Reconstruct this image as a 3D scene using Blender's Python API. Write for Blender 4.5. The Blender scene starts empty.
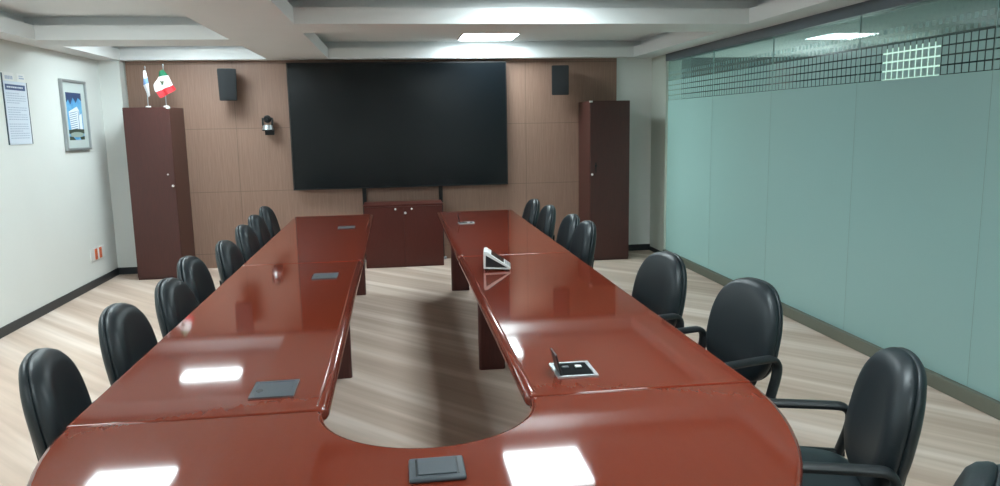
import bpy, bmesh, math, random
from mathutils import Vector, Matrix, Euler
random.seed(7)
PI = math.pi
scene = bpy.context.scene
C = scene.collection

# ---------------------------------------------------------------- camera
yaw, pitch, roll, FPX, CH = 0.134447, 0.156526, -0.01812, 754.376, 1.56165
fw = Vector((math.sin(yaw)*math.cos(pitch), math.cos(yaw)*math.cos(pitch), -math.sin(pitch)))
rt = Vector((math.cos(yaw), -math.sin(yaw), 0)); up = rt.cross(fw)
r2 = math.cos(roll)*rt + math.sin(roll)*up
u2 = -math.sin(roll)*rt + math.cos(roll)*up
cam_d = bpy.data.cameras.new('camera'); cam = bpy.data.objects.new('camera', cam_d); C.objects.link(cam)
M = Matrix((r2, u2, -fw)).transposed().to_4x4(); M.translation = Vector((0, 0, CH))
cam.matrix_world = M
cam_d.sensor_fit = 'HORIZONTAL'; cam_d.sensor_width = 36; cam_d.lens = FPX/1000*36
cam_d.clip_start = 0.05; cam_d.clip_end = 60
scene.camera = cam

# ---------------------------------------------------------------- world, exposure, lamps
w = bpy.data.worlds.new('world'); scene.world = w; w.use_nodes = True
w.node_tree.nodes['Background'].inputs[0].default_value = (0.75, 0.85, 0.9, 1)
w.node_tree.nodes['Background'].inputs[1].default_value = 0.05
vs = scene.view_settings
vs.view_transform = 'Standard'; vs.look = 'None'; vs.gamma = 1; vs.use_curve_mapping = False
vs.exposure = 0.0
LAMP = 35.0                     # emission of the ceiling panels
scene.cycles.max_bounces = 10; scene.cycles.diffuse_bounces = 6; scene.cycles.glossy_bounces = 4
scene.cycles.transmission_bounces = 6; scene.cycles.transparent_max_bounces = 8
scene.cycles.sample_clamp_indirect = 6
scene.cycles.caustics_reflective = False; scene.cycles.caustics_refractive = False
scene.cycles.use_denoising = True

# ---------------------------------------------------------------- materials
def srgb(r, g, b):
    f = lambda c: (c/255/12.92) if c/255 <= 0.04045 else ((c/255+0.055)/1.055)**2.4
    return (f(r), f(g), f(b), 1)
def mat(name, col, rough=0.5, metal=0, spec=0.5, coat=0, coat_r=0.05, noise=0.0, nscale=20, bump=0, bscale=200, emit=None, estr=0):
    m = bpy.data.materials.new(name); m.use_nodes = True
    nt = m.node_tree; b = nt.nodes['Principled BSDF']
    b.inputs['Roughness'].default_value = rough; b.inputs['Metallic'].default_value = metal
    b.inputs['Specular IOR Level'].default_value = spec
    b.inputs['Coat Weight'].default_value = coat; b.inputs['Coat Roughness'].default_value = coat_r
    b.inputs['Base Color'].default_value = col
    tc = nt.nodes.new('ShaderNodeTexCoord')
    n = nt.nodes.new('ShaderNodeTexNoise'); n.inputs['Scale'].default_value = nscale; n.inputs['Detail'].default_value = 4
    nt.links.new(tc.outputs['Object'], n.inputs['Vector'])
    mx = nt.nodes.new('ShaderNodeMix'); mx.data_type = 'RGBA'
    mx.inputs[6].default_value = [c*(1-noise) for c in col[:3]]+[1]
    mx.inputs[7].default_value = [min(1, c*(1+noise)) for c in col[:3]]+[1]
    nt.links.new(n.outputs[0], mx.inputs[0]); nt.links.new(mx.outputs[2], b.inputs['Base Color'])
    if bump:
        n2 = nt.nodes.new('ShaderNodeTexNoise'); n2.inputs['Scale'].default_value = bscale
        nt.links.new(tc.outputs['Object'], n2.inputs['Vector'])
        bp = nt.nodes.new('ShaderNodeBump'); bp.inputs['Strength'].default_value = bump; bp.inputs['Distance'].default_value = 0.002
        nt.links.new(n2.outputs[0], bp.inputs['Height']); nt.links.new(bp.outputs[0], b.inputs['Normal'])
    if emit:
        b.inputs['Emission Color'].default_value = emit; b.inputs['Emission Strength'].default_value = estr
    return m
def grain(name, c1, c2, stretch, rough, coat=0.0, coat_r=0.04, spec=0.5, scale=6, wave=0.0):
    """wood: noise stretched along the grain"""
    m = mat(name, c1, rough, coat=coat, coat_r=coat_r, spec=spec)
    nt = m.node_tree; b = nt.nodes['Principled BSDF']
    tc = nt.nodes.new('ShaderNodeTexCoord'); mp = nt.nodes.new('ShaderNodeMapping'); mp.inputs['Scale'].default_value = stretch
    n = nt.nodes.new('ShaderNodeTexNoise'); n.inputs['Scale'].default_value = scale; n.inputs['Detail'].default_value = 4; n.inputs['Roughness'].default_value = 0.65
    nt.links.new(tc.outputs['Object'], mp.inputs[0]); nt.links.new(mp.outputs[0], n.inputs['Vector'])
    r = nt.nodes.new('ShaderNodeValToRGB'); r.color_ramp.elements[0].position = 0.3; r.color_ramp.elements[1].position = 0.7
    r.color_ramp.elements[0].color = c1; r.color_ramp.elements[1].color = c2
    nt.links.new(n.outputs[0], r.inputs[0]); nt.links.new(r.outputs[0], b.inputs['Base Color'])
    if wave:
        n2 = nt.nodes.new('ShaderNodeTexNoise'); n2.inputs['Scale'].default_value = 2.2; n2.inputs['Detail'].default_value = 1
        nt.links.new(tc.outputs['Object'], n2.inputs['Vector'])
        bp = nt.nodes.new('ShaderNodeBump'); bp.inputs['Strength'].default_value = wave; bp.inputs['Distance'].default_value = 0.01
        nt.links.new(n2.outputs[0], bp.inputs['Height'])
        nt.links.new(bp.outputs[0], b.inputs['Normal']); nt.links.new(bp.outputs[0], b.inputs['Coat Normal'])
    return m

m_wall = mat('white_paint', srgb(222, 225, 222), 0.75, noise=0.02, nscale=3, bump=0.05, bscale=150)
m_ceil = mat('ceiling_paint', srgb(228, 230, 230), 0.85, noise=0.02, nscale=3)
m_base = mat('black_vinyl', srgb(38, 42, 46), 0.45, noise=0.1)
m_table = grain('mahogany_lacquer', srgb(114, 45, 29), srgb(116, 46.5, 30), (10, 0.8, 10), 0.05, scale=4)
m_tedge = grain('mahogany_edge', srgb(104, 40, 27), srgb(110, 44, 30), (18, 1.2, 18), 0.08)
m_dark = grain('dark_mahogany', srgb(72, 34, 30), srgb(84, 40, 36), (22, 22, 1.5), 0.35)
m_cab = grain('cabinet_mahogany', srgb(68, 37, 33), srgb(78, 42, 38), (22, 22, 1.5), 0.35)
m_cred = grain('credenza_mahogany', srgb(76, 30, 24), srgb(86, 35, 28), (22, 22, 1.5), 0.35)
m_leather = mat('black_leather', srgb(24, 33, 38), 0.42, spec=0.45, noise=0.12, nscale=30, bump=0.25, bscale=260)
m_plastic = mat('black_plastic', srgb(26, 31, 34), 0.42, noise=0.1)
m_blackmet = mat('black_metal', srgb(24, 26, 28), 0.35, metal=0.3, noise=0.1)
m_chrome = mat('chrome', srgb(240, 240, 240), 0.3, metal=0.5)
m_grey = mat('grey_anodised', srgb(70, 77, 83), 0.5, metal=0.0, noise=0.06)
m_silver = mat('silver', srgb(170, 175, 178), 0.3, metal=0.6, noise=0.04)
m_screen = mat('screen_glass', srgb(8, 14, 18), 0.22, spec=0.35, noise=0.03)
m_bezel = mat('screen_bezel', srgb(14, 16, 18), 0.4)
m_grille = mat('speaker_grille', srgb(20, 24, 28), 0.6, noise=0.3, nscale=400)
m_white = mat('white_plastic', srgb(228, 230, 228), 0.4)
m_orange = mat('orange_plastic', srgb(214, 106, 62), 0.45)
m_paper = mat('white_paper', srgb(214, 224, 236), 0.6, noise=0.02)
m_blue = mat('blue_print', srgb(62, 84, 128), 0.6)
m_ink = mat('grey_print', srgb(172, 184, 204), 0.7)
m_dkedge = mat('dark_edge', srgb(70, 84, 96), 0.4)
m_green = mat('flag_green', srgb(20, 104, 72), 0.8); m_red = mat('flag_red', srgb(206, 48, 56), 0.8)
m_cloth = mat('flag_white', srgb(238, 238, 240), 0.8); m_emblem = mat('flag_emblem', srgb(104, 112, 84), 0.8)
m_fblue = mat('flag_blue', srgb(130, 166, 214), 0.8)
m_header = mat('grey_header', srgb(92, 102, 110), 0.5, noise=0.04)
m_curb = mat('olive_curb', srgb(104, 106, 94), 0.55, noise=0.06)
m_jamb = mat('pale_jamb', srgb(205, 212, 202), 0.6)
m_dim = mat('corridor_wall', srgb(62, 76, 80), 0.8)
m_lamp = mat('lit_diffuser', srgb(240, 240, 240), 0.5, emit=(0.82, 0.965, 1.0, 1), estr=LAMP)
m_fill = mat('fill_diffuser', srgb(240, 240, 240), 0.5, emit=(0.86, 0.98, 1.0, 1), estr=12)  # glow of the added corridor fill light
m_glow = mat('added_glow', srgb(230, 230, 220), 0.5, emit=(0.9, 1, 0.98, 1), estr=6)  # glow of the panel added behind the frosted film
m_tray = mat('black_tray', srgb(14, 15, 17), 0.8, spec=0.1)
m_joint = mat('joint', srgb(146, 182, 178), 0.5)
m_lit = mat('lit_window', srgb(230, 230, 220), 0.5, emit=(0.9, 1, 0.92, 1), estr=1.3)

# carpet with pale diagonal streaks
def carpet():
    m = mat('carpet', srgb(168, 158, 148), 0.95, spec=0.1)
    nt = m.node_tree; b = nt.nodes['Principled BSDF']; L = nt.links.new
    tc = nt.nodes.new('ShaderNodeTexCoord')
    mp = nt.nodes.new('ShaderNodeMapping'); mp.inputs['Rotation'].default_value = (0, 0, math.radians(47))
    L(tc.outputs['Object'], mp.inputs[0])
    def noise(sc, stretch, detail=3):
        q = nt.nodes.new('ShaderNodeMapping'); q.inputs['Scale'].default_value = stretch; L(mp.outputs[0], q.inputs[0])
        n = nt.nodes.new('ShaderNodeTexNoise'); n.inputs['Scale'].default_value = sc; n.inputs['Detail'].default_value = detail
        L(q.outputs[0], n.inputs['Vector']); return n.outputs[0]
    a = noise(1.0, (0.22, 5.5, 1), 2); c = noise(1.0, (1.2, 26, 1), 3); d = noise(220, (1, 1, 1), 2)
    r = nt.nodes.new('ShaderNodeValToRGB'); e = r.color_ramp.elements
    e[0].position = 0.36; e[0].color = srgb(190, 168, 153); e[1].position = 0.68; e[1].color = srgb(225, 209, 198)
    k = e.new(0.52); k.color = srgb(202, 181, 166)
    L(a, r.inputs[0])
    r2_ = nt.nodes.new('ShaderNodeValToRGB'); e = r2_.color_ramp.elements
    e[0].position = 0.35; e[0].color = (0.95, 0.945, 0.94, 1); e[1].position = 0.65; e[1].color = (1.05, 1.05, 1.05, 1)
    L(c, r2_.inputs[0])
    x = nt.nodes.new('ShaderNodeMix'); x.data_type = 'RGBA'; x.blend_type = 'MULTIPLY'; x.inputs[0].default_value = 1
    L(r.outputs[0], x.inputs[6]); L(r2_.outputs[0], x.inputs[7])
    L(x.outputs[2], b.inputs['Base Color'])
    bp = nt.nodes.new('ShaderNodeBump'); bp.inputs['Strength'].default_value = 0.3; bp.inputs['Distance'].default_value = 0.003
    L(d, bp.inputs['Height']); L(bp.outputs[0], b.inputs['Normal'])
    return m
m_carpet = carpet()

# veneered wall panels with fine joints
def veneer():
    m = grain('oak_veneer', srgb(133, 104, 89), srgb(149, 119, 103), (30, 30, 1.2), 0.55, scale=3)
    nt = m.node_tree; b = nt.nodes['Principled BSDF']; L = nt.links.new
    src = b.inputs['Base Color'].links[0].from_socket
    tc = nt.nodes.new('ShaderNodeTexCoord'); sp = nt.nodes.new('ShaderNodeSeparateXYZ'); L(tc.outputs['Object'], sp.inputs[0])
    def line(sock, off, pitch, wdt):
        s = nt.nodes.new('ShaderNodeMath'); s.operation = 'SUBTRACT'; L(sock, s.inputs[0]); s.inputs[1].default_value = off - pitch*20
        d = nt.nodes.new('ShaderNodeMath'); d.operation = 'MODULO'; L(s.outputs[0], d.inputs[0]); d.inputs[1].default_value = pitch
        c = nt.nodes.new('ShaderNodeMath'); c.operation = 'LESS_THAN'; L(d.outputs[0], c.inputs[0]); c.inputs[1].default_value = wdt
        return c.outputs[0]
    v = line(sp.outputs[0], -1.745, 3.262, 0.006); h = line(sp.outputs[2], 0.86, 0.70, 0.006)
    mx = nt.nodes.new('ShaderNodeMath'); mx.operation = 'MAXIMUM'; L(v, mx.inputs[0]); L(h, mx.inputs[1])
    q = nt.nodes.new('ShaderNodeMix'); q.data_type = 'RGBA'; L(mx.outputs[0], q.inputs[0]); L(src, q.inputs[6]); q.inputs[7].default_value = srgb(112, 90, 76)
    L(q.outputs[2], b.inputs['Base Color'])
    return m
m_veneer = veneer()

# partition glass: frosted film below, a band of frosted squares, clear above
def partition():
    m = bpy.data.materials.new('partition_glass'); m.use_nodes = True
    nt = m.node_tree; nt.nodes.clear(); L = nt.links.new
    out = nt.nodes.new('ShaderNodeOutputMaterial')
    tc = nt.nodes.new('ShaderNodeTexCoord'); sp = nt.nodes.new('ShaderNodeSeparateXYZ'); L(tc.outputs['Object'], sp.inputs[0])
    Y, Z = sp.outputs[1], sp.outputs[2]
    def mth(op, a, bb):
        n = nt.nodes.new('ShaderNodeMath'); n.operation = op
        for i, v in enumerate((a, bb)):
            if hasattr(v, 'links'): L(v, n.inputs[i])
            else: n.inputs[i].default_value = v
        return n.outputs[0]
    P = 0.054
    fy = mth('DIVIDE', mth('MODULO', mth('ADD', Y, 10.0), P), P)
    fz = mth('DIVIDE', mth('MODULO', mth('ADD', Z, P*200-1.79), P), P)
    def squares(g):
        a = mth('MULTIPLY', mth('GREATER_THAN', fy, g), mth('LESS_THAN', fy, 1-g))
        return mth('MULTIPLY', a, mth('MULTIPLY', mth('GREATER_THAN', fz, g), mth('LESS_THAN', fz, 1-g)))
    low = mth('LESS_THAN', Z, 1.79)
    band = mth('MULTIPLY', squares(0.08), mth('LESS_THAN', Z, 1.79+P*4))
    top = mth('MULTIPLY', mth('GREATER_THAN', Z, 1.79+P*4), 0.26)
    b2 = mth('MULTIPLY', mth('MULTIPLY', squares(0.22), 0.5), mth('MULTIPLY', mth('GREATER_THAN', Z, 1.79+P*4), mth('LESS_THAN', Z, 1.79+P*6)))
    b3 = mth('MULTIPLY', mth('MULTIPLY', squares(0.32), 0.3), mth('GREATER_THAN', Z, 1.79+P*6))
    mask = mth('MAXIMUM', top, mth('MAXIMUM', mth('MAXIMUM', low, band), mth('MAXIMUM', b2, b3)))
    dif = nt.nodes.new('ShaderNodeBsdfPrincipled'); dif.inputs['Base Color'].default_value = srgb(172, 208, 206)
    dif.inputs['Roughness'].default_value = 0.22; dif.inputs['Specular IOR Level'].default_value = 0.4
    tr = nt.nodes.new('ShaderNodeBsdfTranslucent'); tr.inputs[0].default_value = srgb(186, 230, 226)
    m1 = nt.nodes.new('ShaderNodeMixShader'); m1.inputs[0].default_value = 0.35; L(dif.outputs[0], m1.inputs[1]); L(tr.outputs[0], m1.inputs[2])
    tp = nt.nodes.new('ShaderNodeBsdfTransparent'); tp.inputs[0].default_value = (0.62, 0.78, 0.74, 1)
    gl = nt.nodes.new('ShaderNodeBsdfGlossy'); gl.inputs['Roughness'].default_value = 0.02; gl.inputs[0].default_value = (0.9, 1, 0.97, 1)
    fr = nt.nodes.new('ShaderNodeFresnel'); fr.inputs[0].default_value = 1.7
    m2 = nt.nodes.new('ShaderNodeMixShader'); L(fr.outputs[0], m2.inputs[0]); L(tp.outputs[0], m2.inputs[1]); L(gl.outputs[0], m2.inputs[2])
    m3 = nt.nodes.new('ShaderNodeMixShader'); L(mask, m3.inputs[0]); L(m2.outputs[0], m3.inputs[1]); L(m1.outputs[0], m3.inputs[2])
    L(m3.outputs[0], out.inputs[0])
    return m
m_part = partition()
def clear_glass():
    m = bpy.data.materials.new('clear_glass'); m.use_nodes = True
    nt = m.node_tree; nt.nodes.clear(); L = nt.links.new
    out = nt.nodes.new('ShaderNodeOutputMaterial')
    tp = nt.nodes.new('ShaderNodeBsdfTransparent'); tp.inputs[0].default_value = (0.93, 0.98, 0.96, 1)
    gl = nt.nodes.new('ShaderNodeBsdfGlossy'); gl.inputs['Roughness'].default_value = 0.02
    mx = nt.nodes.new('ShaderNodeMixShader'); mx.inputs[0].default_value = 0.04; L(tp.outputs[0], mx.inputs[1]); L(gl.outputs[0], mx.inputs[2])
    L(mx.outputs[0], out.inputs[0]); return m
m_clear = clear_glass()

# ---------------------------------------------------------------- geometry helpers
def obj(name, bm, m, parent=None, smooth=False, angle=35, flat=0.2):
    me = bpy.data.meshes.new(name)
    bmesh.ops.recalc_face_normals(bm, faces=bm.faces)
    if smooth:
        for f in bm.faces: f.smooth = f.calc_area() < flat
        for e in bm.edges:
            if len(e.link_faces) == 2 and e.calc_face_angle(0) > math.radians(angle): e.smooth = False
    bm.to_mesh(me); bm.free()
    o = bpy.data.objects.new(name, me); C.objects.link(o)
    for k in (m if isinstance(m, (list, tuple)) else [m]): me.materials.append(k)
    if parent: o.parent = parent
    return o
def add_box(bm, x0, x1, y0, y1, z0, z1, bevel=0, seg=2, mi=0, mat4=None, edges='all'):
    vs_ = [bm.verts.new((x, y, z)) for x in (x0, x1) for y in (y0, y1) for z in (z0, z1)]
    q = [(0, 1, 3, 2), (4, 6, 7, 5), (0, 4, 5, 1), (2, 3, 7, 6), (0, 2, 6, 4), (1, 5, 7, 3)]
    fs = [bm.faces.new([vs_[i] for i in a]) for a in q]
    for f in fs: f.material_index = mi
    geo_v = list(vs_)
    if bevel:
        es = set(e for f in fs for e in f.edges)
        if edges == 'vertical': es = {e for e in es if abs(e.verts[0].co.z-e.verts[1].co.z) > 1e-6}
        r = bmesh.ops.bevel(bm, geom=list(es), offset=bevel, segments=seg, profile=0.5, affect='EDGES')
        geo_v = list({v for f in r['faces'] for v in f.verts} | {v for v in vs_ if v.is_valid})
        for f in r['faces']: f.material_index = mi
    if mat4 is not None:
        allv = set(geo_v)
        stack = list(allv)
        while stack:
            v = stack.pop()
            for e in v.link_edges:
                o = e.other_vert(v)
                if o not in allv: allv.add(o); stack.append(o)
        for v in allv: v.co = mat4 @ v.co
    return bm
def box(*a, **k):
    return add_box(bmesh.new(), *a, **k)
def prism(bm, pts, axis, a, b, bevel=0, seg=2, mi=0):
    """2D polygon pts extruded along axis from a to b"""
    def P(p, t):
        return {'x': (t, p[0], p[1]), 'y': (p[0], t, p[1]), 'z': (p[0], p[1], t)}[axis]
    va = [bm.verts.new(P(p, a)) for p in pts]; vb = [bm.verts.new(P(p, b)) for p in pts]
    fa = bm.faces.new(va); fb = bm.faces.new(vb[::-1]); n = len(pts)
    sd = [bm.faces.new((va[i], va[(i+1) % n], vb[(i+1) % n], vb[i])) for i in range(n)]
    for f in [fa, fb]+sd: f.material_index = mi
    if bevel:
        bmesh.ops.recalc_face_normals(bm, faces=[fa, fb]+sd)
        bmesh.ops.bevel(bm, geom=list(fa.edges)+list(fb.edges), offset=bevel, segments=seg, profile=0.5, affect='EDGES')
    return bm
def cyl(bm, p, r, h, axis='z', n=20, r2=None, mi=0):
    r2 = r if r2 is None else r2
    ring = lambda t, rr: [(rr*math.cos(2*PI*i/n), rr*math.sin(2*PI*i/n), t) for i in range(n)]
    def T(c):
        x, y, z = c
        if axis == 'x': c = (z, x, y)
        elif axis == 'y': c = (x, z, y)
        return (c[0]+p[0], c[1]+p[1], c[2]+p[2])
    a = [bm.verts.new(T(c)) for c in ring(0, r)]; b = [bm.verts.new(T(c)) for c in ring(h, r2)]
    fs = [bm.faces.new(a[::-1]), bm.faces.new(b)]+[bm.faces.new((a[i], a[(i+1) % n], b[(i+1) % n], b[i])) for i in range(n)]
    for f in fs: f.material_index = mi
    return bm
def ball(bm, p, r, mi=0, s=(1, 1, 1)):
    g = bmesh.ops.create_uvsphere(bm, u_segments=16, v_segments=10, radius=r)
    for v in g['verts']: v.co = Vector((v.co.x*s[0]+p[0], v.co.y*s[1]+p[1], v.co.z*s[2]+p[2]))
    for f in {f for v in g['verts'] for f in v.link_faces}: f.material_index = mi
    return bm
def sweep(bm, path, rx, ry, n=12, side=Vector((1, 0, 0)), closed=False, power=2.6):
    """tube of superelliptic section along path; rx along `side`"""
    rings = []; N = len(path); P = [Vector(p) for p in path]
    for i in range(N):
        a = P[(i-1) % N] if closed or i > 0 else P[i]; b = P[(i+1) % N] if closed or i < N-1 else P[i]
        t = (b-a).normalized(); s = (side - t*side.dot(t)).normalized(); u = t.cross(s)
        R_ = []
        for k in range(n):
            th = 2*PI*k/n; c, d = math.cos(th), math.sin(th)
            e = 2/power
            R_.append(bm.verts.new(P[i] + s*rx*math.copysign(abs(c)**e, c) + u*ry*math.copysign(abs(d)**e, d)))
        rings.append(R_)
    for i in range(N if closed else N-1):
        A, B = rings[i], rings[(i+1) % N]
        for k in range(n): bm.faces.new((A[k], A[(k+1) % n], B[(k+1) % n], B[k]))
    if not closed: bm.faces.new(rings[0][::-1]); bm.faces.new(rings[-1])
    return bm
def smooth_path(pts, k=3, closed=False):
    P = [Vector(p) for p in pts]
    for _ in range(k):
        Q = []; n = len(P)
        rng = range(n) if closed else range(n-1)
        if not closed: Q.append(P[0])
        for i in rng:
            a, b = P[i], P[(i+1) % n]; Q += [a*0.75+b*0.25, a*0.25+b*0.75]
        if not closed: Q.append(P[-1])
        P = Q
    return P
def empty(name, label, cat, loc=(0, 0, 0), rz=0, group=None):
    o = bpy.data.objects.new(name, None); C.objects.link(o); o.empty_display_size = 0.1
    o.location = loc; o.rotation_euler = (0, 0, rz); o['label'] = label; o['category'] = cat
    if group: o['group'] = group
    return o
def tag(o, label, cat, group=None):
    o['label'] = label; o['category'] = cat
    if group: o['group'] = group
    return o
def struct(name, bm, m, smooth=False, label=None):
    o = obj(name, bm, m, smooth=smooth); o['kind'] = 'structure'
    if label: o['label'] = label
    return o
def kids(o): return [c for c in o.children]
def copy_tree(o, parent=None):
    c = o.copy(); C.objects.link(c)
    if parent: c.parent = parent
    for ch in kids(o): copy_tree(ch, c)
    return c

# ---------------------------------------------------------------- room shell
XL, XR, YF, YN, ZS, ZL, ZT = -3.074, 3.067, 8.82, -1.6, 2.30, 2.415, 2.495
struct('floor', box(XL-0.15, 5.0, YN-0.15, YF+0.15, -0.1, 0), m_carpet, label='beige carpet with pale diagonal streaks')
struct('wall_left', box(XL-0.15, XL, YN, YF+0.15, 0, ZT+0.15), m_wall, label='white painted wall on the left')
struct('wall_far', add_box(box(XL, XR+0.16, YF, YF+0.15, 0, ZT+0.15), XL, -2.865, 8.66, YF, 0, ZS), m_wall, label='white wall behind the big screen')
struct('wall_end', box(XR+0.16, 5.0, YF, YF+0.15, 0, ZT+0.15), m_dim, label='dim end wall of the corridor')
struct('wall_near', box(XL, 5.0, YN-0.15, YN, 0, ZT+0.15), m_wall, label='white wall behind the viewpoint')
struct('wall_right', box(5.0, 5.15, YN-0.15, YF+0.15, 0, ZT+0.15), m_dim, label='dim corridor wall beyond the glass partition')
struct('trim_1', box(-2.85, 2.61, YF-0.022, YF, 0.0, ZS), m_veneer, label='light oak veneer wall panelling behind the screen')
# ceiling: soffit with coffers
def ceiling():
    bm = bmesh.new()
    cof = [(-2.85, -1.34, 2.7, 6.74), (-2.85, -1.34, 7.26, 8.66), (-0.69, 2.77, 1.6, 5.76), (-0.69, 2.77, 6.30, 8.66),
           (-2.85, -1.34, -1.2, 2.2), (-0.69, 2.77, -1.2, 1.1)]
    xs = sorted({XL-0.15, 5.0} | {v for c in cof for v in c[:2]}); ys = sorted({YN-0.15, YF+0.15} | {v for c in cof for v in c[2:]})
    q = lambda *p: bm.faces.new([bm.verts.new(v) for v in p])
    for i in range(len(xs)-1):
        for j in range(len(ys)-1):
            x0, x1, y0, y1 = xs[i], xs[i+1], ys[j], ys[j+1]; mx, my = (x0+x1)/2, (y0+y1)/2
            if not any(c[0] < mx < c[1] and c[2] < my < c[3] for c in cof):
                q((x0, y0, ZS), (x1, y0, ZS), (x1, y1, ZS), (x0, y1, ZS))
    for x0, x1, y0, y1 in cof:           # lip, ledge and the wider cavity above it
        xv = [x for x in xs if x0 <= x <= x1]; yv = [y for y in ys if y0 <= y <= y1]
        loop = [(x, y0) for x in xv] + [(x1, y) for y in yv[1:]] + [(x, y1) for x in xv[-2::-1]] + [(x0, y) for y in yv[-2:0:-1]]
        e = 0.13
        def out(p): return (p[0]-e if p[0] == x0 else p[0]+e if p[0] == x1 else p[0], p[1]-e if p[1] == y0 else p[1]+e if p[1] == y1 else p[1])
        n = len(loop)
        for k in range(n):
            a, b = loop[k], loop[(k+1) % n]; A, B = out(a), out(b)
            q((*a, ZS), (*b, ZS), (*b, ZL), (*a, ZL)); q((*a, ZL), (*b, ZL), (*B, ZL), (*A, ZL)); q((*A, ZL), (*B, ZL), (*B, ZT), (*A, ZT))
        q(*[(*out(p), ZT) for p in loop])
    x0, x1, y0, y1 = xs[0], xs[-1], ys[0], ys[-1]
    z = ZT+0.15
    q((x0, y0, z), (x1, y0, z), (x1, y1, z), (x0, y1, z))
    for a, b in (((x0, y0), (x1, y0)), ((x1, y0), (x1, y1)), ((x1, y1), (x0, y1)), ((x0, y1), (x0, y0))):
        q((*a, ZS), (*b, ZS), (*b, z), (*a, z))
    bmesh.ops.remove_doubles(bm, verts=bm.verts, dist=1e-5)
    return bm
struct('ceiling', ceiling(), m_ceil, label='pale coffered ceiling with deep recesses')
# baseboards
struct('baseboard_left', box(XL, XL+0.012, YN, YF, 0, 0.075), m_base, label='black baseboard along the left wall')
struct('baseboard_far', add_box(box(XL+0.012, -2.865, 8.646, 8.66, 0, 0.075), 2.61, 3.05, YF-0.014, YF, 0, 0.075), m_base, label='black baseboard along the far wall')
struct('trim_2', box(XR-0.03, XR+0.09, YN, 8.33, 2.222, ZS), m_header, label='dark grey header along the top of the glass partition')
struct('trim_3', box(XR-0.03, XR+0.07, YN, 8.33, 0, 0.085, bevel=0.006), m_curb, label='olive grey curb under the glass partition')
struct('trim_4', box(XR-0.02, XR+0.16, 8.33, YF, 0.0, ZS), m_jamb, label='pale column at the far end of the glass partition')
struct('baseboard_right', box(XR-0.03, XR-0.02, 8.34, YF-0.014, 0, 0.05), m_base, label='black baseboard under the pale column')
edges = [-1.6, -1.08, 0.09, 1.26, 2.43, 3.60, 4.77, 5.94, 7.11, 8.33]
for i in range(len(edges)-1):
    Mt = Matrix.Translation((XR+0.01, 0, 0))
    struct('window_%d' % (i+1), box(-0.005, 0.005, edges[i]+0.0015, edges[i+1]-0.0015, 0.084, 2.224, mat4=Mt), [m_clear, m_part],
           label='frosted glass panel of the partition')
    for f in bpy.data.objects['window_%d' % (i+1)].data.polygons: f.material_index = 1 if f.normal.x < -0.9 else 0
for i in range(1, len(edges)-1):
    struct('trim_%d' % (i+4), box(XR+0.004, XR+0.016, edges[i]-0.0014, edges[i]+0.0014, 0.084, 2.224), m_joint, label='thin joint between two frosted glass panels')
struct('window_10', box(4.97, 5.0, 6.5, 7.3, 1.75, 2.24), m_lit, label='bright window across the corridor')

struct('window_11', box(4.97, 5.0, 7.35, 8.7, 0.7, 1.74), m_glow, label='added glowing panel across the corridor, hidden behind the frosted film')  # added emitter that brightens the far end of the frosted glass
# ceiling panels
def ceiling_light(x, y, label, w_=0.58):
    t = empty('ceiling_light', label, 'ceiling light', (x, y, ZT), group=None)
    bm = bmesh.new(); a = w_/2+0.012
    for X0, X1, Y0, Y1 in ((-a, a, -a, -a+0.014), (-a, a, a-0.014, a), (-a, -a+0.014, -a+0.014, a-0.014), (a-0.014, a, -a+0.014, a-0.014)):
        add_box(bm, X0, X1, Y0, Y1, -0.014, 0)
    obj('frame', bm, m_white, t)
    obj('diffuser', box(-w_/2, w_/2, -w_/2, w_/2, -0.015, -0.002), m_lamp, t)
    return t
ceiling_light(1.03, 8.28, 'square lit ceiling panel in the coffer nearest the big screen')
ceiling_light(1.03, 5.22, 'square lit ceiling panel above the right wing of the table, second from the screen')
ceiling_light(1.03, 2.3, 'square lit ceiling panel above the curved table end')
ceiling_light(-2.0, 7.78, 'square lit ceiling panel in the far left coffer')
ceiling_light(-2.02, 5.40, 'square lit ceiling panel in the long left coffer, nearest its far end')
ceiling_light(-2.02, 3.3, 'square lit ceiling panel in the long left coffer, nearest the viewer')
ceiling_light(-2.02, 0.6, 'square lit ceiling panel in the left coffer behind the viewpoint')
ceiling_light(1.03, -0.2, 'square lit ceiling panel in the right coffer behind the viewpoint')
def corridor_fill(y, label):
    t = empty('ceiling_light', label, 'ceiling light', (4.1, y, ZS))
    obj('frame', box(-0.3, 0.3, -0.3, 0.3, -0.006, 0), m_white, t)
    obj('diffuser', box(-0.28, 0.28, -0.28, 0.28, -0.010, -0.006), m_fill, t)
corridor_fill(0.6, 'added square fill light on the corridor ceiling behind the glass, out of view')  # unseen fill, added to lift the dark corridor

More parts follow.
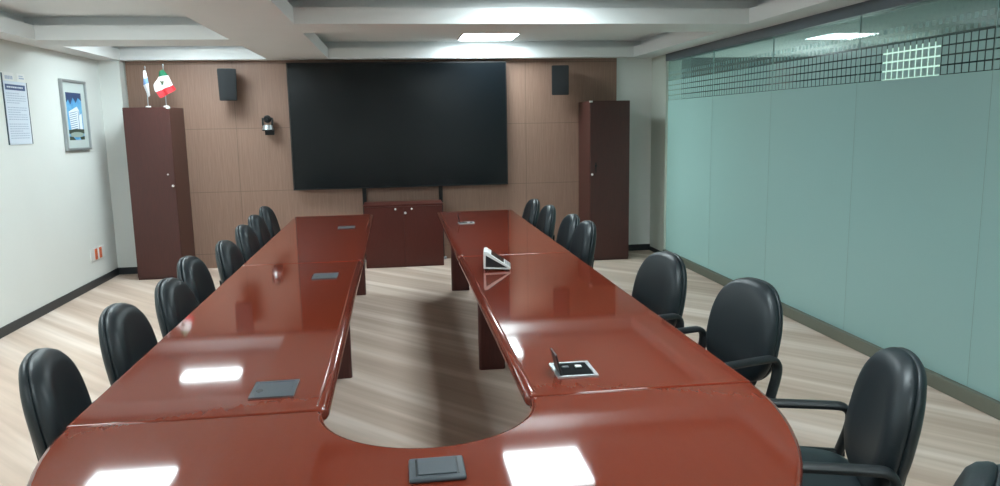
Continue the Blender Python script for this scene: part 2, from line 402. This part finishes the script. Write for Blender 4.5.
# ---------------------------------------------------------------- conference table
CX, ZTOP, TH = 0.068, 0.75, 0.045
RI, RO, YS = 0.306, 1.010, 2.145
table = empty('conference_table', 'glossy red mahogany U-shaped conference table with a rounded near end', 'table', (CX, 4.6, 0))
def tl(bm):   # world coordinates -> table local
    for v in bm.verts: v.co -= Vector((CX, 4.6, 0))
    return bm
YM, YE = 4.62, 7.10
bm = bmesh.new()
N = 48
RE = 1.094                      # the near end is a slightly elongated half round
pts = [(CX+RO*math.cos(PI+PI*i/N), YS+RE*math.sin(PI+PI*i/N)) for i in range(N+1)]
pts += [(CX+RI*math.cos(2*PI-PI*i/32), YS+RI*math.sin(2*PI-PI*i/32)) for i in range(33)]
prism(bm, pts, 'z', ZTOP-TH, ZTOP, bevel=0.014, seg=4)
obj('tabletop', tl(bm), m_table, table, smooth=True, angle=50)
for s in (-1, 1):
    for a, b in ((YS+0.001, YM-0.001), (YM+0.001, YE)):
        x0, x1 = sorted((CX+s*RI, CX+s*RO))
        bm = box(x0, x1, a, b, ZTOP-TH, ZTOP, bevel=0.006, seg=3)
        obj('tabletop', tl(bm), m_table, table, smooth=True, angle=50)
        # rolled moulding along the inner edge
        bm = bmesh.new(); xe = CX+s*(RI+0.010); zc = ZTOP-0.0215
        yy = [a+0.006, a+0.008, a+0.013, a+0.022, a+0.034] + [b-0.034, b-0.022, b-0.013, b-0.008, b-0.006]
        rr = [0.002, 0.012, 0.019, 0.0235, 0.025]; rr = rr+rr[::-1]
        rings = []
        for y, r in zip(yy, rr): rings.append([bm.verts.new((xe+r*math.cos(2*PI*k/16), y, zc+r*math.sin(2*PI*k/16))) for k in range(16)])
        for A, B in zip(rings, rings[1:]):
            for k in range(16): bm.faces.new((A[k], A[(k+1) % 16], B[(k+1) % 16], B[k]))
        bm.faces.new(rings[0][::-1]); bm.faces.new(rings[-1])
        obj('edge_moulding', tl(bm), m_tedge, table, smooth=True, angle=60)
    for y in (2.30, 4.64, 7.02):
        if s < 0: x0, x1 = -0.56, -0.325
        else: x0, x1 = 0.48, 0.65
        obj('leg_panel', tl(box(x0, x1, y, y+0.06, 0, ZTOP-TH-0.001, bevel=0.022, seg=4, edges='vertical')), m_dark, table, smooth=True)
bm = box(CX-0.35, CX+0.35, 1.42, 1.48, 0, ZTOP-TH-0.001, bevel=0.022, seg=4, edges='vertical')
obj('leg_panel', tl(bm), m_dark, table, smooth=True)
# cable boxes let into the top
def power_box(x, y, open_=False, w_=0.135, d_=0.15):
    x -= CX; y -= 4.6; z = ZTOP
    bm = bmesh.new(); t = 0.012
    for X0, X1, Y0, Y1 in ((-w_/2, w_/2, -d_/2, -d_/2+t), (-w_/2, w_/2, d_/2-t, d_/2), (-w_/2, -w_/2+t, -d_/2+t, d_/2-t), (w_/2-t, w_/2, -d_/2+t, d_/2-t)):
        add_box(bm, x+X0, x+X1, y+Y0, y+Y1, z, z+0.005)
    fr = obj('power_box', bm, m_silver if open_ else m_grey, table)
    a, b = w_/2-t, d_/2-t
    if open_:
        obj('socket_tray', box(x-a, x+a, y-b, y+b, z, z+0.0025), m_tray, fr)
        for k in (-0.022, 0.022):
            obj('socket', box(x+k-0.011, x+k+0.011, y+0.012, y+0.03, z+0.0025, z+0.008, bevel=0.002), m_white if k > 0 else m_grey, fr)
        Mx = Matrix.Translation((x-a+0.002, y, z+0.005)) @ Matrix.Rotation(math.radians(-14), 4, 'Y')
        obj('lid', box(-0.003, 0.003, -b, b*0.3, 0, 0.072, bevel=0.001, mat4=Mx), m_plastic, fr)
    else:
        obj('lid', box(x-a+0.001, x+a-0.001, y-b+0.001, y+b-0.001, z, z+0.0045, bevel=0.001), m_grey, fr)
        bm = bmesh.new(); g = [(x-a+0.012+0.011*math.cos(k*PI/8)*(1 if k < 9 else .5), y-b*0.25+0.018*math.sin(k*PI/8)) for k in range(16)]
        prism(bm, g, 'z', z+0.0045, z+0.0052)
        obj('finger_slot', bm, m_plastic, fr)
power_box(-0.405, 2.345); power_box(-0.41, 4.17); power_box(-0.42, 6.2, d_=0.13)
power_box(0.556, 2.355, True); power_box(0.56, 6.22, True, d_=0.10)
# raised pop-up box at the curved end
x, y, z = 0.068-CX, 1.685-4.6, ZTOP
fr = obj('power_box', box(x-0.066, x+0.066, y-0.052, y+0.062, z, z+0.012, bevel=0.005, seg=3), m_grey, table, smooth=True)
obj('lid', box(x-0.046, x+0.046, y-0.036, y+0.050, z+0.012, z+0.0155, bevel=0.002), m_grey, fr)
for k in (-0.049, 0.049): obj('hinge_gap', box(x+k-0.0015, x+k+0.0015, y-0.036, y+0.050, z+0.0118, z+0.0128), m_plastic, fr)

# wedge shaped conference phone on the right wing
ph = empty('conference_phone', 'white framed wedge-shaped conference phone with black sides on the right table wing', 'phone', (0.462, 4.12, ZTOP+0.0005), math.radians(-8))
W, H_, D = 0.152, 0.108, 0.16
bm = bmesh.new()
o_ = [(0, 0.012), (W-0.004, 0.006), (W, 0.014), (0.018, H_), (0.004, H_), (0, H_-0.006)]
prism(bm, o_, 'y', 0, D, bevel=0.003, seg=2)
obj('housing', bm, m_white, ph, smooth=True)
for yy in (-0.0015, D-0.0005):
    bm = prism(bmesh.new(), [(0.012, 0.022), (W-0.020, 0.0175), (0.014, H_-0.020)], 'y', yy, yy+0.002)
    obj('side_panel', bm, m_plastic, ph)
ang = math.atan2(H_-0.014, -(W-0.018))
Mx = Matrix.Translation((0.018, 0, H_)) @ Matrix.Rotation(math.atan2(H_-0.014, W-0.018), 4, 'Y')
obj('screen', box(0.03, 0.115, 0.02, D-0.02, 0.0005, 0.003, mat4=Mx), m_screen, ph)
bm = bmesh.new()
for i in range(3):
    for j in range(4): add_box(bm, 0.125+i*0.014, 0.134+i*0.014, 0.03+j*0.026, 0.048+j*0.026, 0.0005, 0.003, mat4=Mx)
obj('keypad', bm, m_silver, ph)
for fx in (0.008, W-0.03): obj('foot', box(fx, fx+0.022, 0.01, D-0.01, 0, 0.014), m_plastic, ph)

# ---------------------------------------------------------------- chairs
def outline(n, w_, zt, zb, et, eb):
    """arched backrest outline (x, z)"""
    zc = zb + (zt-zb)*0.42; P = []
    for i in range(n):
        th = 2*PI*i/n; c, s = math.cos(th), math.sin(th)
        e = 2/(et if s > 0 else eb)
        x = w_*math.copysign(abs(c)**e, c); z = (zt-zc if s > 0 else zc-zb)*math.copysign(abs(s)**e, s)+zc
        P.append((x, z))
    return P, zc
def layered(bm, P, c, layers, warp, mi=0):
    """closed cushion from scaled outlines: layers = [(scale, y)]"""
    rings = []
    for s, y in layers:
        rings.append([bm.verts.new(warp(c[0]+(p[0]-c[0])*s, y, c[1]+(p[1]-c[1])*s)) for p in P])
    n = len(P)
    for A, B in zip(rings, rings[1:]):
        for k in range(n): bm.faces.new((A[k], A[(k+1) % n], B[(k+1) % n], B[k]))
    bm.faces.new(rings[0]); bm.faces.new(rings[-1][::-1])
    return bm
def make_chair():
    t = empty('office_chair', 'x', 'chair')
    rec = math.radians(11)
    def warp(x, y, z):
        q = z-0.47
        y2 = y + 0.55*x*x + 0.10*max(0, q-0.12)**2
        return (x, -0.205 - q*math.tan(rec) + y2, z)
    P, zc = outline(56, 0.212, 0.888, 0.445, 2.55, 2.5)
    bm = layered(bmesh.new(), P, (0, zc), [(0.30, 0.022), (0.6, 0.021), (0.82, 0.017), (0.92, 0.008), (0.975, -0.006), (1.0, -0.026), (1.0, -0.034), (0.985, -0.040)], warp)
    obj('backrest', bm, m_leather, t, smooth=True, angle=80)
    bm = layered(bmesh.new(), P, (0, zc), [(0.90, -0.034), (0.985, -0.041), (1.0, -0.048), (0.985, -0.058), (0.93, -0.069), (0.8, -0.077), (0.5, -0.082), (0.25, -0.083)], warp)
    obj('back_cover', bm, m_leather, t, smooth=True, angle=80)
    # seat
    n = 40; S = []
    for i in range(n):
        th = 2*PI*i/n; c, s = math.cos(th), math.sin(th); e = 2/3.6
        S.append((0.235*math.copysign(abs(c)**e, c), 0.225*math.copysign(abs(s)**e, s)+0.0))
    def swarp(x, z, y): return (x, y, z - (0.05*max(0, y-0.12)/0.1*0.4))
    bm = layered(bmesh.new(), S, (0, 0), [(0.3, 0.478), (0.6, 0.477), (0.84, 0.472), (0.95, 0.460), (1.0, 0.440), (0.99, 0.418), (0.93, 0.405), (0.6, 0.402)], swarp)
    obj('seat', bm, m_leather, t, smooth=True, angle=80)
    # back bracket
    bm = sweep(bmesh.new(), smooth_path([(0, -0.05, 0.392), (0, -0.22, 0.385), (0, -0.305, 0.40), (0, -0.318, 0.47), (0, -0.338, 0.62)]), 0.035, 0.009)
    obj('back_bracket', bm, m_plastic, t, smooth=True, angle=50)
    obj('seat_mechanism', box(-0.09, 0.09, -0.11, 0.10, 0.372, 0.404, bevel=0.01), m_blackmet, t)
    for s in (-1, 1):
        x = s*0.25
        loop = smooth_path([(x, -0.195, 0.43), (x, -0.235, 0.56), (x, -0.215, 0.606), (x, -0.17, 0.610), (x, 0.13, 0.604), (x, 0.20, 0.592), (x, 0.19, 0.54), (x, 0.10, 0.43)], 3)
        bm = sweep(bmesh.new(), loop, 0.024, 0.0135)
        sweep(bm, [(x, -0.215, 0.436), (x, 0.11, 0.436)], 0.018, 0.012)
        sweep(bm, [(x-s*0.005, -0.04, 0.425), (x-s*0.07, -0.04, 0.400), (x-s*0.18, -0.04, 0.396)], 0.012, 0.008, side=Vector((0, 1, 0)))
        obj('armrest', bm, m_plastic, t, smooth=True, angle=50)
    bm = cyl(bmesh.new(), (0, 0, 0.11), 0.026, 0.14); cyl(bm, (0, 0, 0.25), 0.015, 0.13)
    obj('gas_lift', bm, m_blackmet, t, smooth=True)
    bm = cyl(bmesh.new(), (0, 0, 0.085), 0.045, 0.05)
    for k in range(5):
        a = PI/2 + 2*PI*k/5
        d = Vector((math.cos(a), math.sin(a), 0)); pr = Vector((-d.y, d.x, 0))
        sweep(bm, [d*0.03+Vector((0, 0, 0.112)), d*0.16+Vector((0, 0, 0.095)), d*0.265+Vector((0, 0, 0.07))], 0.02, 0.012, side=pr)
    base = obj('base', bm, m_plastic, t, smooth=True)
    for k in range(5):
        a = PI/2 + 2*PI*k/5; d = Vector((math.cos(a), math.sin(a), 0))*0.262
        bm = cyl(bmesh.new(), (d.x-0.022, d.y, 0.027), 0.027, 0.016, axis='x'); cyl(bm, (d.x+0.006, d.y, 0.027), 0.027, 0.016, axis='x')
        cyl(bm, (d.x, d.y, 0.027), 0.007, 0.04)
        obj('caster', bm, m_plastic, base, smooth=True)
    return t
proto = make_chair(); first = [True]
def place_chair(x, y, h, rot, label, group):
    """x, y = top of the backrest; rot = heading of the chair (0 faces +Y)"""
    o = proto if first[0] else copy_tree(proto); first[0] = False
    a = math.radians(rot); off = Vector((0, -0.315, 0)); off.rotate(Euler((0, 0, a)))
    o.location = (x-off.x, y-off.y, 0); o.rotation_euler = (0, 0, a); o.scale = (1, 1, h/0.89)
    o['label'] = label; o['group'] = group
GL = 'office chairs along the left side of the table'; GR = 'office chairs along the right side of the table'
LC = [(-1.165, 2.50, .872, -80, 'black leather office chair on the left side, nearest the viewer'),
      (-1.15, 3.14, .872, -89, 'black leather office chair, second from the near end of the left side'),
      (-1.13, 3.77, .85, -90, 'black leather office chair, third from the near end of the left side'),
      (-1.20, 4.40, .855, -90, 'black leather office chair partly hidden behind the third chair of the left side'),
      (-1.13, 5.00, .853, -90, 'black leather office chair, fourth from the far end of the left side, gaps beside it'),
      (-1.14, 5.66, .87, -90, 'black leather office chair, third from the far end of the left side'),
      (-1.17, 6.30, .87, -90, 'black leather office chair, second from the far end of the left side'),
      (-1.19, 6.93, .875, -90, 'black leather office chair on the left side, farthest, nearest the screen')]
for x, y, h, r, l in LC: place_chair(x, y, h, r, l, GL)
RC = [(1.28, 6.93, .865, 90, 'black leather office chair on the right side, farthest, nearest the screen'),
      (1.31, 6.36, .865, 90, 'black leather office chair, second from the far end of the right side'),
      (1.38, 5.79, .85, 90, 'black leather office chair, third from the far end of the right side'),
      (1.35, 5.20, .87, 90, 'black leather office chair on the right side in front of the right cabinet'),
      (1.41, 3.77, .88, 102, 'black leather office chair on the right side, first nearer than the wide gap'),
      (1.54, 3.05, .875, 103, 'slightly turned black leather office chair on the right side beside the open cable box'),
      (1.50, 2.0, .865, 71, 'large black leather office chair at the curved table end, both arms in view'),
      (1.145, 1.25, .865, 45, 'black leather office chair cut off at the bottom right corner of the photo')]
for x, y, h, r, l in RC: place_chair(x, y, h, r, l, GR)

# ---------------------------------------------------------------- tall cabinets
def cabinet(x0, s, label):
    """s=1: lock at the right edge of the door (left cabinet), s=-1 mirrored"""
    w_, H, D, Y0 = 0.455, 1.795, 0.54, 8.25
    t = empty('tall_cabinet', label, 'cabinet', (x0+w_/2, Y0+D/2, 0), group=None)
    y = -D/2; a = w_/2
    obj('body', box(-a, a, y+0.018, D/2, 0.0, H, bevel=0.002), m_cab, t)
    d = obj('door', box(-a+0.001, a-0.001, y, y+0.017, 0.03, H-0.002, bevel=0.002), m_cab, t)
    kx = s*(a-0.015)
    bm = ball(bmesh.new(), (kx-s*0.005, y-0.018, 0.985), 0.0135); cyl(bm, (kx-s*0.005, y-0.014, 0.985), 0.006, 0.014, axis='y')
    k = obj('knob', bm, m_chrome, d, smooth=True)
    bm = cyl(bmesh.new(), (kx-s*0.05, y-0.006, 1.105), 0.009, 0.006, axis='y')
    obj('lock', bm, m_chrome if s > 0 else m_blackmet, d, smooth=True)
    if s < 0:
        bm = cyl(bmesh.new(), (kx-s*0.05, y-0.008, 1.08), 0.015, 0.006, axis='y', n=14)
        add_box(bm, kx-s*0.05-0.006, kx-s*0.05+0.006, y-0.006, y, 1.0, 1.07)
        obj('key', bm, m_blackmet, d)
    obj('corner_cap', box(min(s*(a-.03), s*(a+.003)), max(s*(a-.03), s*(a+.003)), y-0.003, y+0.03, H-0.018, H+0.003, bevel=0.003), m_white, t)
    return t
cabinet(-2.74, 1, 'tall dark mahogany cabinet on the left with two small flags on top')
cabinet(2.148, -1, 'tall dark mahogany cabinet on the right near the glass partition')

# ---------------------------------------------------------------- credenza
cr = empty('credenza', 'low two-door red mahogany cabinet under the big screen', 'cabinet', (0.062, 8.57, 0))
obj('body', box(-0.43, 0.43, -0.202, 0.17, 0.0, 0.685), m_cred, cr)
obj('top', box(-0.437, 0.437, -0.224, 0.175, 0.685, 0.705, bevel=0.002), m_cred, cr)
for s in (-1, 1):
    x0, x1 = sorted((s*0.0015, s*0.428))
    d = obj('door', box(x0, x1, -0.22, -0.2025, 0.03, 0.682, bevel=0.002), m_cred, cr)
    bm = ball(bmesh.new(), (s*0.090, -0.236, 0.655), 0.011); cyl(bm, (s*0.090, -0.232, 0.655), 0.005, 0.012, axis='y')
    obj('knob', bm, m_chrome, d, smooth=True)
    if s > 0:
        bm = cyl(bmesh.new(), (0.018, -0.228, 0.61), 0.014, 0.009, axis='y')
        obj('lock', bm, m_chrome, d, smooth=True)

# ---------------------------------------------------------------- screen and its stand
tv = empty('television', 'huge black wide flat screen on the far wall, standing on two black posts', 'screen', (0.067, 8.70, 0))
x0, x1, z0, z1 = -1.215, 1.215, 0.866, 2.262
bm = bmesh.new(); t_ = 0.012
for a in ((x0, x1, z0, z0+t_), (x0, x1, z1-t_, z1), (x0, x0+t_, z0+t_, z1-t_), (x1-t_, x1, z0+t_, z1-t_)):
    add_box(bm, a[0], a[1], -0.022, 0.02, a[2], a[3])
obj('bezel', bm, m_bezel, tv)
obj('panel', box(x0+t_, x1-t_, -0.017, 0.018, z0+t_, z1-t_), m_screen, tv)
obj('back_housing', box(x0+0.2, x1-0.2, 0.018, 0.055, z0+0.15, z1-0.15), m_plastic, tv)
for xx in (-0.44, 0.435):
    obj('post', box(xx-0.022, xx+0.022, 0.056, 0.09, 0.0, 1.6, bevel=0.004), m_blackmet, tv)
    obj('foot', box(xx-0.03, xx+0.045, 0.05, 0.095, 0.0, 0.03, bevel=0.004), m_silver, tv)

# ---------------------------------------------------------------- speakers
def speaker(x, z0, z1, rz, tilt, label, taper=0.0):
    t = empty('wall_speaker', label, 'speaker', (x, 8.60, (z0+z1)/2), rz, group='black wall speakers either side of the screen')
    h = (z1-z0)/2; a = 0.098; D = 0.13
    Mt = Matrix.Rotation(tilt, 4, 'X')
    bm = bmesh.new()
    v = []
    for zz, k in ((-h, 1-taper), (h, 1)):
        v.append([bm.verts.new(Mt @ Vector(p)) for p in ((-a*k, -D*0.55, zz), (a*k, -D*0.55, zz), (a*0.72*k, D*0.6, zz), (-a*0.72*k, D*0.6, zz))])
    bm.faces.new(v[0][::-1]); bm.faces.new(v[1])
    for i in range(4): bm.faces.new((v[0][i], v[0][(i+1) % 4], v[1][(i+1) % 4], v[1][i]))
    bmesh.ops.bevel(bm, geom=bm.edges[:], offset=0.006, segments=2, affect='EDGES')
    obj('cabinet', bm, m_plastic, t)
    bm = bmesh.new()
    w0 = a*(1-taper)-0.010; w1 = a-0.010
    q = [(-w0, -h+0.012), (w0, -h+0.012), (w1, h-0.012), (-w1, h-0.012)]
    prism(bm, q, 'y', -D*0.55-0.006, -D*0.55+0.001, bevel=0.002)
    for vv in bm.verts: vv.co = Mt @ vv.co
    obj('grille', bm, m_grille, t)
    d = 8.797-8.60
    bm = box(-0.02, 0.02, 0.06, d-0.006, -0.02, 0.02); add_box(bm, -0.04, 0.04, d-0.008, d-0.001, -0.06, 0.06)
    m4 = Matrix.Rotation(-rz, 4, 'Z')
    for vv in bm.verts: vv.co = m4 @ vv.co
    obj('bracket', bm, m_blackmet, t)
speaker(-1.765, 1.865, 2.20, math.radians(14), math.radians(6), 'black wall speaker above the wall camera, left of the screen', 0.08)
speaker(1.885, 1.875, 2.205, math.radians(-8), math.radians(2), 'black wall speaker right of the screen, beside the right cabinet', 0.0)

# ---------------------------------------------------------------- wall camera
cm = empty('video_camera', 'small black and silver swivelling video camera on a shelf left of the screen', 'camera', (-1.385, 8.70, 1.545))
obj('shelf', add_box(box(-0.055, 0.055, -0.06, 0.097, -0.012, 0.0), -0.05, 0.05, 0.088, 0.097, -0.06, -0.012), m_blackmet, cm)
bm = cyl(bmesh.new(), (0, -0.005, 0.0), 0.062, 0.05, r2=0.048, n=28)
obj('base', bm, m_silver, cm, smooth=True)
bm = bmesh.new()
for s in (-1, 1): add_box(bm, s*0.05-0.008, s*0.05+0.008, -0.03, 0.025, 0.045, 0.13, bevel=0.005)
obj('yoke', bm, m_plastic, cm)
hd = obj('head', ball(bmesh.new(), (0, -0.005, 0.115), 0.044, s=(0.95, 1, 1)), m_plastic, cm, smooth=True)
bm = cyl(bmesh.new(), (0, -0.06, 0.115), 0.022, 0.03, axis='y')
obj('lens', bm, m_screen, hd, smooth=True)

# ---------------------------------------------------------------- flags on the left cabinet
def patch(bm, q, mi, nx=6, nz=4, ph=0.0, off=0.0):
    """q: four (x,z) corners TL, TR, BR, BL; rippled cloth with thickness"""
    G = []
    for sgn in (0, 1):
        g = []
        for j in range(nz+1):
            row = []
            for i in range(nx+1):
                u, v = i/nx, j/nz
                x = (q[0][0]*(1-u)+q[1][0]*u)*(1-v)+(q[3][0]*(1-u)+q[2][0]*u)*v
                z = (q[0][1]*(1-u)+q[1][1]*u)*(1-v)+(q[3][1]*(1-u)+q[2][1]*u)*v
                row.append(bm.verts.new((x, off+0.012*math.sin(x*60+z*18+ph)+sgn*0.0015, z)))
            g.append(row)
        for j in range(nz):
            for i in range(nx):
                bm.faces.new((g[j][i], g[j][i+1], g[j+1][i+1], g[j+1][i])).material_index = mi
        G.append(g)
    return bm
fl = empty('desk_flag', 'small green, white and red flag with an eagle emblem on top of the left cabinet', 'flag', (-2.365, 8.45, 1.80), group='flags on the left cabinet')
bm = cyl(bmesh.new(), (0, 0, 0), 0.03, 0.012, r2=0.024); obj('stand', bm, m_white, fl, smooth=True)
bm = cyl(bmesh.new(), (0, 0, 0.012), 0.0045, 0.41, n=10); ball(bm, (0, 0, 0.428), 0.009, s=(1, 1, 1.8))
obj('pole', bm, m_silver, fl, smooth=True)
bm = bmesh.new(); o = -0.012
patch(bm, [(-0.035, 0.365), (0.0, 0.385), (0.045, 0.325), (-0.05, 0.31)], 0, off=o)
patch(bm, [(-0.05, 0.31), (0.045, 0.325), (0.085, 0.225), (-0.085, 0.155)], 1, off=o)
patch(bm, [(-0.05, 0.31), (-0.085, 0.155), (-0.10, 0.17), (-0.105, 0.225)], 1, off=o, nx=3)
patch(bm, [(-0.085, 0.155), (0.085, 0.225), (0.12, 0.18), (-0.045, 0.09)], 2, off=o)
obj('cloth', bm, [m_green, m_cloth, m_red], fl, smooth=True)
bm = bmesh.new()                       # eagle emblem: body, two wings, wreath
patch(bm, [(-0.030, 0.262), (-0.006, 0.266), (-0.004, 0.240), (-0.026, 0.238)], 0, off=o-0.003, nx=3, nz=3)
patch(bm, [(-0.046, 0.272), (-0.026, 0.262), (-0.024, 0.246), (-0.036, 0.250)], 0, off=o-0.003, nx=3, nz=3)
patch(bm, [(-0.008, 0.262), (0.008, 0.268), (0.002, 0.248), (-0.008, 0.246)], 0, off=o-0.003, nx=3, nz=3)
patch(bm, [(-0.034, 0.238), (0.0, 0.240), (-0.008, 0.228), (-0.026, 0.228)], 1, off=o-0.003, nx=3, nz=3)
obj('emblem', bm, [m_emblem, m_green], fl)
fl = empty('desk_flag', 'small furled white and pale blue flag at the left end of the left cabinet', 'flag', (-2.545, 8.45, 1.80), group='flags on the left cabinet')
bm = cyl(bmesh.new(), (0, 0, 0), 0.03, 0.012, r2=0.024); obj('stand', bm, m_white, fl, smooth=True)
bm = cyl(bmesh.new(), (0, 0, 0.012), 0.0045, 0.39, n=10); ball(bm, (0, 0, 0.408), 0.009, s=(1, 1, 1.8))
obj('pole', bm, m_silver, fl, smooth=True)
bm = bmesh.new()
patch(bm, [(-0.014, 0.375), (0.006, 0.375), (0.020, 0.30), (-0.016, 0.29)], 0, off=o)
patch(bm, [(-0.016, 0.29), (0.020, 0.30), (0.028, 0.245), (-0.030, 0.225)], 1, off=o)
patch(bm, [(-0.030, 0.225), (0.028, 0.245), (0.034, 0.12), (0.012, 0.10)], 0, off=o)
obj('cloth', bm, [m_cloth, m_fblue], fl, smooth=True)

# ---------------------------------------------------------------- left wall: notice, picture, sockets
X = XL
nt_ = empty('notice', 'tall white printed notice with a blue heading on the left wall', 'poster', (X, 6.79, 1.75))
obj('sheet', box(0.0, 0.006, -0.195, 0.195, -0.285, 0.225), m_paper, nt_)
obj('side_strip', box(0.0, 0.009, -0.202, -0.195, -0.285, 0.285), m_dkedge, nt_)
obj('side_strip', box(0.0, 0.009, 0.195, 0.202, -0.285, 0.225), m_dkedge, nt_)
for q_ in ((-0.195, -0.005), (0.05, 0.185)): obj('logo_card', box(0.0, 0.005, q_[0], q_[1], 0.228, 0.295), m_white, nt_)
bm = bmesh.new()
for i in range(5): add_box(bm, 0.005, 0.0065, -0.15+i*0.026, -0.133+i*0.026, 0.24, 0.268)
obj('logo_print', bm, m_ink, nt_); bm = bmesh.new()
add_box(bm, 0.005, 0.0065, 0.08, 0.165, 0.25, 0.262); add_box(bm, 0.005, 0.0065, 0.08, 0.15, 0.27, 0.278)
obj('logo_print', bm, m_ink, nt_)
obj('heading', box(0.006, 0.0072, -0.165, 0.165, 0.155, 0.200), m_blue, nt_)
bm = bmesh.new(); yy = -0.14
random.seed(3)
while yy < 0.13:
    L_ = random.uniform(0.014, 0.035); add_box(bm, 0.0072, 0.0078, yy, min(yy+L_, 0.14), 0.172, 0.184); yy += L_+0.008
obj('heading_text', bm, m_paper, nt_)
bm = bmesh.new()
for i in range(20):
    z = 0.125-i*0.019
    if i in (5, 12): obj('body_text', bm, m_ink, nt_); bm = bmesh.new(); continue
    y = -0.16
    e = 0.16 if i % 4 else 0.05
    while y < e:
        L_ = random.uniform(0.012, 0.04); add_box(bm, 0.006, 0.0066, y, min(y+L_, e), z, z+0.0065); y += L_+0.007
obj('body_text', bm, m_ink, nt_)

pc = empty('framed_picture', 'silver-framed picture of a white tower block under blue sky on the left wall', 'picture', (X, 7.915, 1.717))
W_, H_ = 0.285, 0.335
bm = bmesh.new(); f_ = 0.024
for a in ((-W_, W_, -H_, -H_+f_), (-W_, W_, H_-f_, H_), (-W_, -W_+f_, -H_+f_, H_-f_), (W_-f_, W_, -H_+f_, H_-f_)):
    add_box(bm, 0, 0.03, a[0], a[1], a[2], a[3], bevel=0.003)
obj('frame', bm, m_silver, pc)
obj('mat_board', box(0, 0.012, -W_+f_, W_-f_, -H_+f_, H_-f_), mat('mat_board', srgb(196, 206, 204), 0.5), pc)
m_sky = grain('picture_sky', srgb(60, 140, 200), srgb(120, 190, 228), (1, 1, 1.4), 0.4, scale=7)
m_navy = mat('picture_foliage', srgb(40, 62, 104), 0.5); m_tower = mat('picture_tower', srgb(232, 240, 246), 0.5)
m_twin = mat('picture_windows', srgb(120, 146, 176), 0.5); m_tree = mat('picture_trees', srgb(58, 70, 60), 0.5); m_plaza = mat('picture_plaza', srgb(150, 168, 160), 0.5)
pb = obj('print', box(0.012, 0.0135, -0.185, 0.165, -0.235, 0.215), m_sky, pc)
bm = bmesh.new(); L1 = 0.0146
def flat(pts, mi, d=0.0):
    prism(bm, pts, 'x', 0.0135, L1+d, mi=mi)
flat([(-0.185, 0.215), (0.165, 0.215), (0.165, 0.14), (0.09, 0.17), (0.03, 0.12), (-0.03, 0.17), (-0.10, 0.10), (-0.14, 0.15), (-0.185, 0.12)], 0)
flat([(-0.13, -0.15), (-0.15, 0.0), (-0.15, 0.035), (0.045, 0.085), (0.085, 0.05), (0.09, -0.15)], 1)
flat([(0.09, 0.0), (0.14, 0.02), (0.14, -0.15), (0.09, -0.15)], 1)
for i in range(9):
    z = 0.03-i*0.020
    flat([(-0.138, z-0.008), (0.03, z+0.010), (0.03, z+0.003), (-0.138, z-0.015)], 2, 0.0006)
flat([(0.055, 0.05), (0.07, 0.04), (0.07, -0.14), (0.055, -0.14)], 2, 0.0006)
flat([(-0.185, -0.14), (-0.05, -0.13), (0.165, -0.135), (0.165, -0.175), (-0.185, -0.175)], 3, 0.0008)
flat([(0.10*math.cos(k*PI/12)*1.55-0.01, -0.185+0.026*math.sin(k*PI/12)) for k in range(24)], 4, 0.0012)
flat([(-0.185, -0.20), (-0.10, -0.205), (-0.05, -0.235), (-0.185, -0.235)], 3); flat([(0.06, -0.21), (0.165, -0.20), (0.165, -0.235), (0.08, -0.235)], 3)
obj('print_scene', bm, [m_navy, m_tower, m_twin, m_tree, m_plaza], pb)

for y, o_, lab in ((8.035, 1, 'white wall plate with an orange socket, the nearer of the pair'), (8.225, -1, 'white wall plate with an orange socket, the one nearer the cabinet')):
    t = empty('wall_socket', lab, 'socket', (X, y, 0.325), group='orange sockets low on the left wall')
    obj('plate', box(0, 0.010, -0.088, 0.088, -0.062, 0.062, bevel=0.003), m_white, t)
    c = o_*0.038
    r = obj('receptacle', box(0.010, 0.017, c-0.028, c+0.028, -0.055, 0.055, bevel=0.003), m_orange, t)
    bm = bmesh.new()
    for zc in (-0.028, 0.028):
        for k in (-0.009, 0.009): add_box(bm, 0.017, 0.0175, c+k-0.0015, c+k+0.0015, zc-0.007, zc+0.007)
    obj('slots', bm, m_blackmet, r)
